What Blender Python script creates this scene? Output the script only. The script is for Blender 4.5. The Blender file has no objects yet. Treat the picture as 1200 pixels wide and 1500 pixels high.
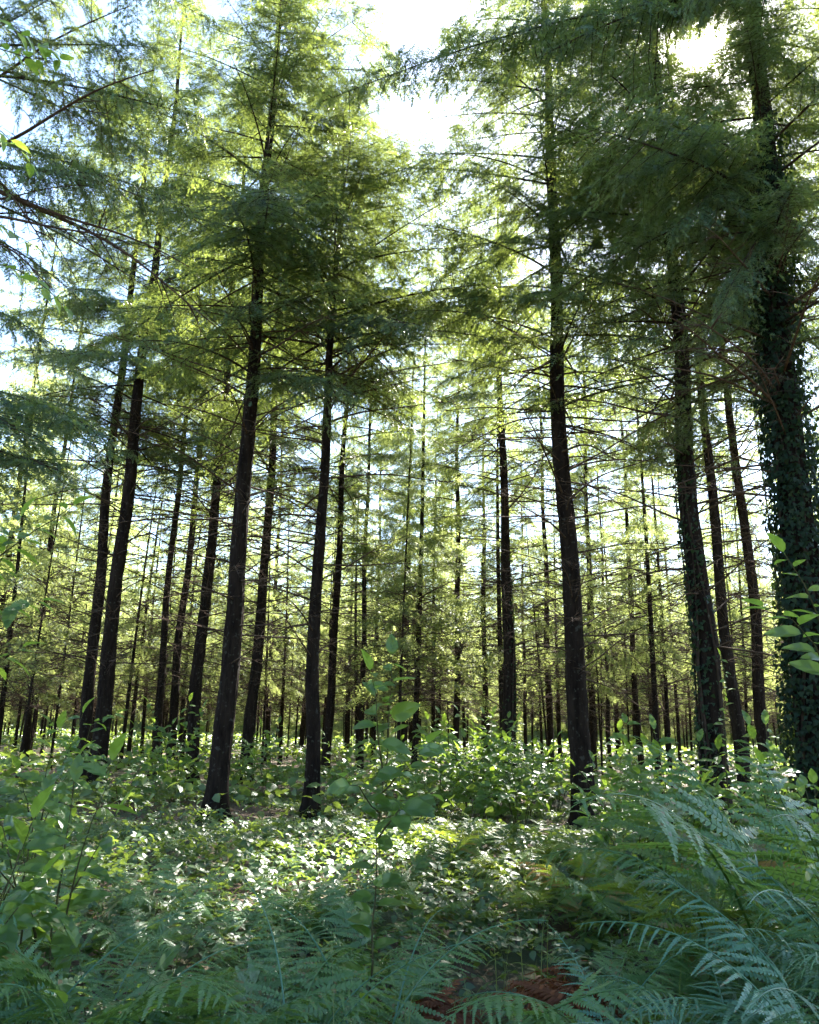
import bpy, math, random
import numpy as np
from mathutils import Matrix, Vector

# ------------------------------------------------------------------ camera
scene = bpy.context.scene
COL = scene.collection
F_PX, PITCH, ROLL, CAM_H = 1130.0, math.radians(15.5), math.radians(1.4), 1.6
EYE = np.array([0.0, 0.0, CAM_H])
FWD = np.array([0, math.cos(PITCH), math.sin(PITCH)])
_R0 = np.array([1.0, 0, 0]); _U0 = np.array([0, -math.sin(PITCH), math.cos(PITCH)])
RGT = math.cos(ROLL) * _R0 + math.sin(ROLL) * _U0
UPV = math.cos(ROLL) * _U0 - math.sin(ROLL) * _R0

def ray(x, y):
    d = FWD + RGT * (x - 600) / F_PX + UPV * (750 - y) / F_PX
    return d / np.linalg.norm(d)

def at(x, y, depth):
    d = ray(x, y)
    return EYE + d * (depth / d[1])

cam_data = bpy.data.cameras.new('camera')
cam_data.sensor_fit = 'HORIZONTAL'; cam_data.sensor_width = 36.0
cam_data.lens = 36.0 * F_PX / 1200.0
cam_data.clip_start = 0.05; cam_data.clip_end = 3000
cam = bpy.data.objects.new('camera', cam_data); COL.objects.link(cam)
m = Matrix.Identity(4)
for i in range(3):
    m[i][0] = RGT[i]; m[i][1] = UPV[i]; m[i][2] = -FWD[i]; m[i][3] = EYE[i]
cam.matrix_world = m
scene.camera = cam

# ------------------------------------------------------------------ sky, sun, exposure
SUN = ray(1028, 78)
SUN_EL = math.asin(SUN[2]); SUN_AZ = math.atan2(SUN[0], SUN[1])
world = bpy.data.worlds.new('World'); scene.world = world; world.use_nodes = True
wt = world.node_tree; wn = wt.nodes; wl = wt.links
bg = wn['Background']
sky = wn.new('ShaderNodeTexSky'); sky.sky_type = 'NISHITA'; sky.sun_disc = False
sky.sun_elevation = SUN_EL; sky.sun_rotation = SUN_AZ
sky.air_density = 1.0; sky.dust_density = 0.4; sky.ozone_density = 1.0
tc = wn.new('ShaderNodeTexCoord')
dot = wn.new('ShaderNodeVectorMath'); dot.operation = 'DOT_PRODUCT'
dot.inputs[1].default_value = tuple(SUN)
nrm = wn.new('ShaderNodeVectorMath'); nrm.operation = 'NORMALIZE'
wl.new(tc.outputs['Generated'], nrm.inputs[0]); wl.new(nrm.outputs[0], dot.inputs[0])
def wmath(op, a, b):
    n = wn.new('ShaderNodeMath'); n.operation = op
    for i, v in enumerate((a, b)):
        if isinstance(v, (int, float)): n.inputs[i].default_value = v
        else: wl.new(v, n.inputs[i])
    return n.outputs[0]
dpos = wmath('MAXIMUM', dot.outputs['Value'], 0.0)
aure = wmath('MULTIPLY', wmath('POWER', dpos, 900.0), 60.0)       # the sun's own glow round its disc
disc = wmath('MULTIPLY', wmath('GREATER_THAN', dpos, math.cos(math.radians(0.7))), 400.0)
glow = wmath('ADD', aure, disc)
comb = wn.new('ShaderNodeVectorMath'); comb.operation = 'ADD'
gcol = wn.new('ShaderNodeVectorMath'); gcol.operation = 'SCALE'
gcol.inputs[0].default_value = (1.0, 0.93, 0.88); wl.new(glow, gcol.inputs['Scale'])
wl.new(sky.outputs['Color'], comb.inputs[0]); wl.new(gcol.outputs[0], comb.inputs[1])
wl.new(comb.outputs[0], bg.inputs['Color']); bg.inputs['Strength'].default_value = 0.062

sun_data = bpy.data.lights.new('sun', 'SUN'); sun_data.energy = 5.0; sun_data.angle = math.radians(0.53)
sun_data.color = (1.0, 0.955, 0.87)
sun = bpy.data.objects.new('sun', sun_data); COL.objects.link(sun)
sun.rotation_euler = Vector(SUN).to_track_quat('Z', 'Y').to_euler()
sun.location = (20, 40, 60)

scene.view_settings.view_transform = 'Standard'; scene.view_settings.look = 'None'
scene.view_settings.exposure = 3.4; scene.view_settings.gamma = 1.0
scene.view_settings.use_curve_mapping = False
scene.render.engine = 'CYCLES'
cy = scene.cycles
cy.use_denoising = True; cy.max_bounces = 6; cy.diffuse_bounces = 4; cy.glossy_bounces = 2
cy.transmission_bounces = 4; cy.transparent_max_bounces = 4
cy.use_adaptive_sampling = True; cy.adaptive_threshold = 0.02
cy.caustics_reflective = False; cy.caustics_refractive = False
cy.sample_clamp_indirect = 6.0

# ------------------------------------------------------------------ materials
def new_mat(name):
    mt = bpy.data.materials.new(name); mt.use_nodes = True
    nt = mt.node_tree
    for n in list(nt.nodes): nt.nodes.remove(n)
    out = nt.nodes.new('ShaderNodeOutputMaterial')
    return mt, nt, nt.nodes, nt.links, out

def leaf_mat(name, dark, light, back, trans=0.4, rough=0.42, spec=0.5, vary=0.5, veins=False, brown=None):
    """leaf: colour runs from dark to light by the per-vertex tint and per-object random value; back = colour of light let through"""
    mt, nt, N, L, out = new_mat(name)
    at_ = N.new('ShaderNodeAttribute'); at_.attribute_name = 'tint'
    oi = N.new('ShaderNodeObjectInfo')
    mx = N.new('ShaderNodeMath'); mx.operation = 'MULTIPLY_ADD'
    sub = N.new('ShaderNodeMath'); sub.operation = 'SUBTRACT'; sub.inputs[1].default_value = 0.5
    L.new(oi.outputs['Random'], sub.inputs[0])
    L.new(sub.outputs[0], mx.inputs[0]); mx.inputs[1].default_value = vary
    L.new(at_.outputs['Fac'], mx.inputs[2])
    rp = N.new('ShaderNodeValToRGB')
    rp.color_ramp.elements[0].color = (*dark, 1); rp.color_ramp.elements[1].color = (*light, 1)
    rp.color_ramp.elements[0].position = 0.1; rp.color_ramp.elements[1].position = 0.95
    if brown:
        e = rp.color_ramp.elements.new(1.0); e.color = (*brown, 1)
    L.new(mx.outputs[0], rp.inputs[0])
    p = N.new('ShaderNodeBsdfPrincipled')
    p.inputs['Roughness'].default_value = rough
    p.inputs['Specular IOR Level'].default_value = spec
    L.new(rp.outputs[0], p.inputs['Base Color'])
    tr = N.new('ShaderNodeBsdfTranslucent')
    mc = N.new('ShaderNodeMix'); mc.data_type = 'RGBA'
    mc.inputs[0].default_value = 0.75
    L.new(rp.outputs[0], mc.inputs[6]); mc.inputs[7].default_value = (*back, 1)
    L.new(mc.outputs[2], tr.inputs['Color'])
    ms = N.new('ShaderNodeMixShader'); ms.inputs[0].default_value = trans
    L.new(p.outputs[0], ms.inputs[1]); L.new(tr.outputs[0], ms.inputs[2])
    L.new(ms.outputs[0], out.inputs['Surface'])
    if veins:
        tcn = N.new('ShaderNodeTexCoord'); sx = N.new('ShaderNodeSeparateXYZ'); L.new(tcn.outputs['Object'], sx.inputs[0])
        ab = N.new('ShaderNodeMath'); ab.operation = 'ABSOLUTE'; L.new(sx.outputs['Y'], ab.inputs[0])
        ma = N.new('ShaderNodeMath'); ma.operation = 'MULTIPLY_ADD'; L.new(ab.outputs[0], ma.inputs[0]); ma.inputs[1].default_value = -0.8; L.new(sx.outputs['X'], ma.inputs[2])
        sc = N.new('ShaderNodeMath'); sc.operation = 'MULTIPLY'; L.new(ma.outputs[0], sc.inputs[0]); sc.inputs[1].default_value = 85.0
        sn = N.new('ShaderNodeMath'); sn.operation = 'SINE'; L.new(sc.outputs[0], sn.inputs[0])
        bp = N.new('ShaderNodeBump'); bp.inputs['Strength'].default_value = 0.35; bp.inputs['Distance'].default_value = 0.02
        L.new(sn.outputs[0], bp.inputs['Height'])
        L.new(bp.outputs[0], p.inputs['Normal']); L.new(bp.outputs[0], tr.inputs['Normal'])
    return mt

def bark_mat(name, c0, c1, c2, scale=9.0, bump=0.6, moss=0.0):
    mt, nt, N, L, out = new_mat(name)
    tcn = N.new('ShaderNodeTexCoord'); mp = N.new('ShaderNodeMapping')
    mp.inputs['Scale'].default_value = (1, 1, 0.22)
    L.new(tcn.outputs['Object'], mp.inputs[0])
    n1 = N.new('ShaderNodeTexNoise'); n1.inputs['Scale'].default_value = scale; n1.inputs['Detail'].default_value = 6; n1.inputs['Roughness'].default_value = 0.65
    L.new(mp.outputs[0], n1.inputs['Vector'])
    vo = N.new('ShaderNodeTexVoronoi'); vo.feature = 'DISTANCE_TO_EDGE'; vo.inputs['Scale'].default_value = scale * 1.6
    L.new(mp.outputs[0], vo.inputs['Vector'])
    rp = N.new('ShaderNodeValToRGB')
    e = rp.color_ramp.elements
    e[0].position = 0.32; e[0].color = (*c0, 1); e[1].position = 0.62; e[1].color = (*c1, 1)
    L.new(n1.outputs['Fac'], rp.inputs[0])
    n2 = N.new('ShaderNodeTexNoise'); n2.inputs['Scale'].default_value = 14; n2.inputs['Detail'].default_value = 4
    L.new(tcn.outputs['Object'], n2.inputs['Vector'])
    rl = N.new('ShaderNodeValToRGB'); rl.color_ramp.elements[0].position = 0.6; rl.color_ramp.elements[1].position = 0.68
    L.new(n2.outputs['Fac'], rl.inputs[0])
    lm = N.new('ShaderNodeMath'); lm.operation = 'MULTIPLY'; lm.inputs[1].default_value = 0.55; L.new(rl.outputs[0], lm.inputs[0])
    mc = N.new('ShaderNodeMix'); mc.data_type = 'RGBA'
    L.new(lm.outputs[0], mc.inputs[0]); L.new(rp.outputs[0], mc.inputs[6]); mc.inputs[7].default_value = (*c2, 1)
    p = N.new('ShaderNodeBsdfPrincipled'); p.inputs['Roughness'].default_value = 0.9; p.inputs['Specular IOR Level'].default_value = 0.04
    L.new(mc.outputs[2], p.inputs['Base Color'])
    ad = N.new('ShaderNodeMath'); ad.operation = 'MULTIPLY_ADD'; L.new(vo.outputs['Distance'], ad.inputs[0]); ad.inputs[1].default_value = 1.5; L.new(n1.outputs['Fac'], ad.inputs[2])
    bp = N.new('ShaderNodeBump'); bp.inputs['Strength'].default_value = bump; bp.inputs['Distance'].default_value = 0.03
    L.new(ad.outputs[0], bp.inputs['Height']); L.new(bp.outputs[0], p.inputs['Normal'])
    L.new(p.outputs[0], out.inputs['Surface'])
    return mt

def ground_mat():
    mt, nt, N, L, out = new_mat('forest_floor')
    tcn = N.new('ShaderNodeTexCoord')
    n1 = N.new('ShaderNodeTexNoise'); n1.inputs['Scale'].default_value = 22; n1.inputs['Detail'].default_value = 8; n1.inputs['Roughness'].default_value = 0.7
    L.new(tcn.outputs['Object'], n1.inputs['Vector'])
    rp = N.new('ShaderNodeValToRGB'); e = rp.color_ramp.elements
    e[0].position = 0.3; e[0].color = (0.022, 0.014, 0.009, 1); e[1].position = 0.72; e[1].color = (0.15, 0.09, 0.05, 1)
    L.new(n1.outputs['Fac'], rp.inputs[0])
    n2 = N.new('ShaderNodeTexNoise'); n2.inputs['Scale'].default_value = 0.9; n2.inputs['Detail'].default_value = 5
    L.new(tcn.outputs['Object'], n2.inputs['Vector'])
    r2 = N.new('ShaderNodeValToRGB'); r2.color_ramp.elements[0].position = 0.45; r2.color_ramp.elements[1].position = 0.62
    L.new(n2.outputs['Fac'], r2.inputs[0])
    mc = N.new('ShaderNodeMix'); mc.data_type = 'RGBA'; L.new(r2.outputs[0], mc.inputs[0]); L.new(rp.outputs[0], mc.inputs[6]); mc.inputs[7].default_value = (0.045, 0.06, 0.02, 1)
    p = N.new('ShaderNodeBsdfPrincipled'); p.inputs['Roughness'].default_value = 0.95
    L.new(mc.outputs[2], p.inputs['Base Color'])
    bp = N.new('ShaderNodeBump'); bp.inputs['Strength'].default_value = 0.8; bp.inputs['Distance'].default_value = 0.05
    L.new(n1.outputs['Fac'], bp.inputs['Height']); L.new(bp.outputs[0], p.inputs['Normal'])
    L.new(p.outputs[0], out.inputs['Surface'])
    return mt

M_BARK = bark_mat('fir_bark', (0.006, 0.0045, 0.004), (0.026, 0.019, 0.015), (0.07, 0.072, 0.06))
M_TWIG = bark_mat('twig_bark', (0.018, 0.013, 0.010), (0.055, 0.04, 0.03), (0.14, 0.15, 0.12), scale=20, bump=0.2)
M_DEAD = bark_mat('dead_wood', (0.03, 0.021, 0.015), (0.095, 0.066, 0.048), (0.16, 0.16, 0.14), scale=25, bump=0.2)
M_NEEDLE = leaf_mat('fir_needles', (0.008, 0.048, 0.036), (0.058, 0.13, 0.048), (0.36, 0.43, 0.07), trans=0.38, rough=0.4, vary=0.35)
M_NEEDLE_FAR = leaf_mat('far_fir_needles', (0.035, 0.08, 0.04), (0.10, 0.15, 0.06), (0.48, 0.54, 0.15), trans=0.55, rough=0.5, vary=0.35)  # paler, yellower needles: the backlit glow of the distance put into their colour
M_FERN = leaf_mat('fern_green', (0.05, 0.14, 0.045), (0.12, 0.23, 0.07), (0.27, 0.42, 0.05), trans=0.4, rough=0.36, spec=0.65, vary=0.4, brown=(0.16, 0.10, 0.035))
M_FERN_SKY = leaf_mat('fern_sky_tint', (0.05, 0.17, 0.10), (0.13, 0.27, 0.155), (0.25, 0.42, 0.12), trans=0.32, rough=0.36, spec=0.6, vary=0.5, brown=(0.17, 0.12, 0.05))  # bluish sky reflection and pale skylight on the fronds painted into the colour
M_FERN_LIT = leaf_mat('fern_sunlit_tint', (0.055, 0.13, 0.025), (0.12, 0.19, 0.035), (0.40, 0.48, 0.05), trans=0.45, rough=0.4, vary=0.4, brown=(0.24, 0.11, 0.03))  # sunlit copy of the fern: yellow sunlight put into its base colour
M_ORANGE = leaf_mat('dying_fern', (0.30, 0.11, 0.02), (0.38, 0.2, 0.03), (0.6, 0.25, 0.04), trans=0.4, rough=0.55)
M_RUST = leaf_mat('dead_fern', (0.07, 0.025, 0.012), (0.24, 0.085, 0.03), (0.4, 0.13, 0.04), trans=0.3, rough=0.7, spec=0.2)
M_LEAF = leaf_mat('broad_leaf', (0.03, 0.09, 0.024), (0.10, 0.19, 0.04), (0.38, 0.54, 0.05), trans=0.5, rough=0.33, spec=0.6, vary=0.6, veins=True)
M_BRAMBLE = leaf_mat('bramble_leaf', (0.025, 0.07, 0.022), (0.10, 0.17, 0.04), (0.30, 0.40, 0.05), trans=0.36, rough=0.42, spec=0.5)
M_IVY = leaf_mat('ivy_leaf', (0.005, 0.016, 0.009), (0.017, 0.038, 0.017), (0.15, 0.25, 0.04), trans=0.2, rough=0.5, spec=0.15)
M_LITTER = leaf_mat('leaf_litter', (0.06, 0.03, 0.015), (0.22, 0.13, 0.07), (0.3, 0.15, 0.05), trans=0.12, rough=0.75, spec=0.25)
M_STEM = bark_mat('green_stem', (0.03, 0.035, 0.015), (0.09, 0.085, 0.04), (0.12, 0.13, 0.07), scale=20, bump=0.1)
M_GRASS = leaf_mat('grass', (0.07, 0.12, 0.03), (0.17, 0.21, 0.07), (0.4, 0.45, 0.08), trans=0.4, rough=0.45)
M_GROUND = ground_mat()

# ------------------------------------------------------------------ mesh helpers
class MB:
    def __init__(s): s.V = []; s.F = []; s.M = []; s.T = []; s.n = 0
    def add(s, V, F, m=0, t=0.5):
        V = np.asarray(V, float).reshape(-1, 3); F = np.asarray(F, np.int64).reshape(-1, 3)
        s.V.append(V); s.F.append(F + s.n); s.n += len(V)
        s.M.append(np.full(len(F), m, np.int32) if np.isscalar(m) else np.asarray(m, np.int32))
        s.T.append(np.full(len(V), t, float) if np.isscalar(t) else np.asarray(t, float))
    def arrays(s):
        return np.concatenate(s.V), np.concatenate(s.F), np.concatenate(s.M), np.concatenate(s.T)
    def tube(s, P, R, n=5, m=0, t=0.5, cap=True):
        P = np.asarray(P, float); R = np.asarray(R, float); k = len(P)
        D = np.gradient(P, axis=0); D /= np.linalg.norm(D, axis=1)[:, None] + 1e-9
        ref = np.array([0.31, 0.17, 0.93]) if abs(D[0][2]) < 0.8 else np.array([1.0, 0.1, 0.05])
        A = np.cross(D, ref); A /= np.linalg.norm(A, axis=1)[:, None] + 1e-9
        B = np.cross(D, A)
        th = np.linspace(0, 2 * math.pi, n, endpoint=False)
        V = P[:, None] + R[:, None, None] * (np.cos(th)[None, :, None] * A[:, None] + np.sin(th)[None, :, None] * B[:, None])
        F = []
        for i in range(k - 1):
            for j in range(n):
                a, b = i * n + j, i * n + (j + 1) % n
                F += [(a, b, a + n), (b, b + n, a + n)]
        V = V.reshape(-1, 3)
        if cap:
            V = np.vstack([V, P[-1:]]); c = k * n
            F += [((k - 1) * n + j, (k - 1) * n + (j + 1) % n, c) for j in range(n)]
        s.add(V, F, m, t)
    def build(s, name, mats, smooth=False):
        V, F, M, T = s.arrays()
        return mesh_from(name, V, F, M, T, mats, smooth)

def mesh_from(name, V, F, M, T, mats, smooth=False):
    me = bpy.data.meshes.new(name)
    nv, nf = len(V), len(F)
    me.vertices.add(nv); me.vertices.foreach_set('co', np.ascontiguousarray(V, np.float32).ravel())
    me.loops.add(nf * 3); me.loops.foreach_set('vertex_index', np.ascontiguousarray(F, np.int32).ravel())
    me.polygons.add(nf)
    me.polygons.foreach_set('loop_start', np.arange(0, nf * 3, 3, dtype=np.int32))
    me.polygons.foreach_set('material_index', np.ascontiguousarray(M, np.int32))
    if smooth: me.polygons.foreach_set('use_smooth', np.ones(nf, bool))
    for mt in mats: me.materials.append(mt)
    me.update(calc_edges=True)
    a = me.attributes.new('tint', 'FLOAT', 'POINT'); a.data.foreach_set('value', np.ascontiguousarray(T, np.float32))
    return me

def obj(name, me, parent=None, mat=None):
    o = bpy.data.objects.new(name, me); COL.objects.link(o)
    if parent is not None: o.parent = parent
    if mat is not None: o.matrix_basis = mat
    return o

def tag(o, label, cat, group=None, kind=None):
    o['label'] = label; o['category'] = cat
    if group: o['group'] = group
    if kind: o['kind'] = kind
    return o

def root(name, loc, label, cat, group=None):
    o = bpy.data.objects.new(name, None); COL.objects.link(o); o.location = tuple(loc); o.empty_display_size = 0.2
    return tag(o, label, cat, group)

def unit(v):
    v = np.asarray(v, float); return v / (np.linalg.norm(v) + 1e-12)

def frame(p, xdir, up=(0, 0, 1), s=1.0, roll=0.0):
    """matrix whose X runs along xdir, Z near up"""
    x = unit(xdir); y = np.cross(np.asarray(up, float), x)
    if np.linalg.norm(y) < 1e-4: y = np.array([0, 1.0, 0])
    y = unit(y); z = np.cross(x, y)
    if roll:
        y, z = y * math.cos(roll) + z * math.sin(roll), z * math.cos(roll) - y * math.sin(roll)
    sx, sy, sz = (s, s, s) if np.isscalar(s) else s
    return Matrix(((x[0]*sx, y[0]*sy, z[0]*sz, p[0]), (x[1]*sx, y[1]*sy, z[1]*sz, p[1]), (x[2]*sx, y[2]*sy, z[2]*sz, p[2]), (0, 0, 0, 1)))

def gz(x, y):
    return 0.06 * np.sin(x * 0.9 + 1.3) * np.cos(y * 0.7) + 0.05 * np.sin(x * 0.37 - y * 0.53) + 0.10 * np.exp(-((x + 3.6) ** 2 + (y - 14.5) ** 2) / 5.0)

def noise2(x, y, seed=0):
    """cheap smooth noise in -1..1"""
    r = np.random.RandomState(seed); v = np.zeros_like(np.asarray(x, float))
    for k in range(7):
        a = r.rand() * 6.283; f = 0.35 * 1.5 ** k; ph = r.rand() * 6.283
        v = v + np.sin((x * math.cos(a) + y * math.sin(a)) * f + ph) / 1.25 ** k
    return v / 3.2

# ------------------------------------------------------------------ the ground
def build_ground():
    xs = np.concatenate([np.linspace(-400, -40, 10), np.linspace(-36, 36, 145), np.linspace(40, 400, 10)])
    ys = np.concatenate([np.linspace(-300, -12, 8), np.linspace(-8, 60, 137), np.linspace(66, 700, 12)])
    X, Y = np.meshgrid(xs, ys); Z = gz(X, Y) + 0.03 * noise2(X * 3, Y * 3, 3)
    nx, ny = len(xs), len(ys)
    V = np.stack([X, Y, Z], -1).reshape(-1, 3)
    i = np.arange(ny - 1)[:, None] * nx + np.arange(nx - 1)[None]; i = i.ravel()
    F = np.concatenate([np.stack([i, i + 1, i + nx], 1), np.stack([i + 1, i + nx + 1, i + nx], 1)])
    me = mesh_from('ground', V, F, np.zeros(len(F)), np.zeros(len(V)), [M_GROUND], True)
    g = obj('ground', me); g['kind'] = 'structure'; g['label'] = 'brown forest floor of needles, soil and moss'
build_ground()

# ------------------------------------------------------------------ fir boughs (templates, shared mesh data)
def needles(mb, P0, D, NR, Ln, k, nl, nw, rng, tint, m=1):
    """pairs of needles along many twiglets at once"""
    n = len(P0)
    s = np.linspace(0.06, 1.0, k)
    base = P0[:, None] + D[:, None] * (Ln[:, None, None] * s[None, :, None])
    base = base + np.array([0, 0, -0.35])[None, None] * (Ln[:, None, None] * s[None, :, None]) ** 2 * 1.2
    side = np.cross(NR, D); side /= np.linalg.norm(side, axis=1)[:, None] + 1e-9
    out = []
    for sg in (-1, 1):
        a = rng.normal(0.15, 0.5, (n, k))
        d = sg * side[:, None] * np.cos(a)[..., None] + NR[:, None] * np.sin(a)[..., None] + D[:, None] * rng.uniform(0.3, 0.9, (n, k))[..., None]
        d /= np.linalg.norm(d, axis=2)[..., None]
        l = nl * rng.uniform(0.75, 1.2, (n, k)) * (1.05 - 0.45 * s[None] ** 3)
        tip = base + d * l[..., None]
        h = D[:, None] * (nw / 2)
        out.append(np.stack([base - h, base + h, tip], 2))
    V = np.concatenate(out, 1).reshape(-1, 3)
    F = np.arange(len(V)).reshape(-1, 3)
    T = np.repeat(np.repeat(tint, 2 * k), 3) + rng.normal(0, 0.05, len(V))
    mb.add(V, F, m, T)

def make_bough(seed, L=3.0, tw_sp=0.10, tl_sp=0.06, twmax=0.95, droop=0.30, k=8, nl=0.042, nw=0.016, tl_len=0.20, arch=(0.12, 0.24), bare=0.10, wood=True):
    rng = np.random.RandomState(seed); mb = MB()
    def ax(t):
        t = np.asarray(t, float)
        return np.stack([L * t * (1 - 0.04 * t), 0.10 * np.sin(t * 3.0 + seed) * t * L * 0.3, L * (arch[0] * t - arch[1] * t * t)], -1)
    tt = np.linspace(0, 1, 14)
    if wood: mb.tube(ax(tt), 0.019 * (1 - tt) + 0.003, 5, 0, 0.5)
    P0, D, NR, LN, TI = [], [], [], [], []
    n = int(L * (1 - bare) / tw_sp)
    for i in range(n):
        t = bare + (1 - bare) * (i + rng.rand() * 0.8) / n
        p = ax(t); axd = unit(ax(min(1, t + 0.02)) - ax(t - 0.02))
        f = min(1, (t - bare) / 0.22 + 0.25) * (1.02 - t) ** 0.6
        for sg in (-1, 1):
            if rng.rand() < 0.22: continue
            l = (twmax * f + 0.10) * rng.uniform(0.35, 1.25)
            ang = math.radians(rng.uniform(48, 74))
            sidev = unit(np.cross((0, 0, 1), axd)) * sg
            d0 = unit(axd * math.cos(ang) + sidev * math.sin(ang) + np.array([0, 0, rng.normal(-0.08, 0.30)]))
            ns = max(3, int(l / tl_sp))
            ss = np.linspace(0.05, 1, ns) * l
            dr = droop * rng.uniform(0.6, 1.6)
            pts = p + d0 * ss[:, None] + np.array([0, 0, -1.0]) * (dr * ss ** 2)[:, None]
            if wood:
                q = np.array([0, ns // 2, ns - 1]); w = np.vstack([p[None], pts[q[1:]]])
                mb.tube(w, np.array([0.006, 0.004, 0.002]), 3, 0, 0.5, cap=False)
            nr = unit(np.cross(axd, sidev) * sg + rng.normal(0, 0.15, 3))
            if nr[2] < 0: nr = -nr
            tb = rng.normal(0.42, 0.16)
            for j in range(ns):
                dd = unit(d0 + np.array([0, 0, -2 * dr * ss[j]]))
                last = j == ns - 1
                for s2 in ((0,) if last else (-1, 1)):
                    a2 = 0 if last else math.radians(rng.uniform(38, 62)) * s2
                    sd = unit(np.cross(nr, dd))
                    d2 = unit(dd * math.cos(a2) + sd * math.sin(a2) + np.array([0, 0, rng.normal(-0.25, 0.42)]))
                    ll = tl_len * (1.12 - 0.6 * j / ns) * rng.uniform(0.6, 1.15)
                    P0.append(pts[j]); D.append(d2); NR.append(unit(nr + rng.normal(0, 0.25, 3))); LN.append(ll)
                    TI.append(tb + 0.25 * (j / ns - 0.5))
    NRa = np.array(NR); Da = np.array(D)
    NRa -= Da * (NRa * Da).sum(1)[:, None]; NRa /= np.linalg.norm(NRa, axis=1)[:, None]
    needles(mb, np.array(P0), Da, NRa, np.array(LN), k, nl, nw, rng, np.array(TI))
    return mb

BOUGHS = [make_bough(11 + i, droop=[0.25, 0.4, 0.55, 0.3, 0.7, 0.2][i], arch=[(0.12, 0.24), (0.06, 0.22), (0.16, 0.34), (0.02, 0.12), (0.1, 0.3), (0.2, 0.25)][i], twmax=[1.0, 0.85, 0.95, 0.8, 0.9, 1.1][i]).build('bough', [M_TWIG, M_NEEDLE]) for i in range(6)]
# thin sparse boughs from the shaded lower crown
SPARSE = [make_bough(31 + i, tw_sp=0.17, tl_sp=0.08, droop=0.4, bare=0.34, twmax=0.85, k=7).build('sparse_bough', [M_TWIG, M_NEEDLE]) for i in range(3)]

def make_dead(seed, L=2.6):
    rng = np.random.RandomState(seed); mb = MB()
    up = rng.uniform(-0.05, 0.2); dn = rng.uniform(0.05, 0.3); wob = rng.uniform(-0.12, 0.12)
    def ax(t):
        t = np.asarray(t, float)
        return np.stack([L * t, wob * L * np.sin(2.2 * t) * t, L * (up * t - dn * t * t) + 0.02 * np.sin(9 * t + seed)], -1)
    tt = np.linspace(0, 1, 12); mb.tube(ax(tt), 0.017 * (1 - tt) + 0.004, 5, 0)
    for i in range(rng.randint(9, 17)):
        t = rng.uniform(0.2, 0.97); p = ax(t); sg = rng.choice((-1, 1))
        d = unit(np.array([math.cos(0.9), sg * math.sin(0.9), rng.normal(0.05, 0.35)])); l = rng.uniform(0.2, 0.9) * (1.15 - t)
        c = np.array([0, 0, -rng.uniform(0, 0.6)])
        q = [p + d * l * s + c * (l * s) ** 2 for s in (0, 0.33, 0.66, 1)]
        mb.tube(q, [0.007, 0.0055, 0.004, 0.0025], 3, 0, cap=False)
        for _ in range(rng.randint(0, 4)):
            s = rng.uniform(0.3, 0.95); pp = p + d * l * s + c * (l * s) ** 2
            e = unit(d + rng.normal(0, 0.7, 3)); mb.tube([pp, pp + e * rng.uniform(0.08, 0.3)], [0.003, 0.002], 3, 0, cap=False)
    return mb
DEAD_MB = [make_dead(51 + i) for i in range(6)]
DEADS = [b.build('dead_branch', [M_DEAD]) for b in DEAD_MB]

# ------------------------------------------------------------------ trees
def trunk_mesh(cl, H, rb, seed, segs=20, dz=0.16, flare=0.55, mats=(M_BARK,)):
    """cl(z) -> xy offset of the centre line; a rough fissured tapering stem"""
    rng = np.random.RandomState(seed)
    zs = np.concatenate([np.array([-0.3, 0.0, 0.12, 0.28, 0.5]), np.arange(0.8, H, dz), [H]])
    th = np.linspace(0, 2 * math.pi, segs, endpoint=False)
    rows = []
    phs = rng.rand(6) * 6.28; nz = np.zeros(segs)
    for z in zs:
        r = rb * max(0.03, (1 - max(z, 0) / H)) ** 0.85
        r = r * (1 + flare * math.exp(-max(z, 0) / 0.25))
        nz = 0.72 * nz + rng.normal(0, 0.034, segs)
        w = 1 + 0.03 * np.sin(3 * th + phs[0] + 0.4 * z) + nz
        w += 0.22 * math.exp(-max(z, 0) / 0.3) * np.sin(5 * th + phs[2]) + 0.10 * math.exp(-max(z, 0) / 0.25) * np.sin(9 * th + phs[3])
        c = cl(z)
        rows.append(np.stack([c[0] + r * w * np.cos(th), c[1] + r * w * np.sin(th), np.full(segs, z)], -1))
    V = np.concatenate(rows); k = len(zs)
    i = (np.arange(k - 1)[:, None] * segs + np.arange(segs)[None]).ravel()
    j = (np.arange(k - 1)[:, None] * segs + (np.arange(segs)[None] + 1) % segs).ravel()
    F = np.concatenate([np.stack([i, j, i + segs], 1), np.stack([j, j + segs, i + segs], 1)])
    return mesh_from('trunk', V, F, np.zeros(len(F)), np.full(len(V), 0.5), list(mats), True)

def ray_dist(P, o=EYE, d=SUN):
    v = np.asarray(P) - o; t = max(0, float(v @ d)); return np.linalg.norm(v - d * t)

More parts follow.
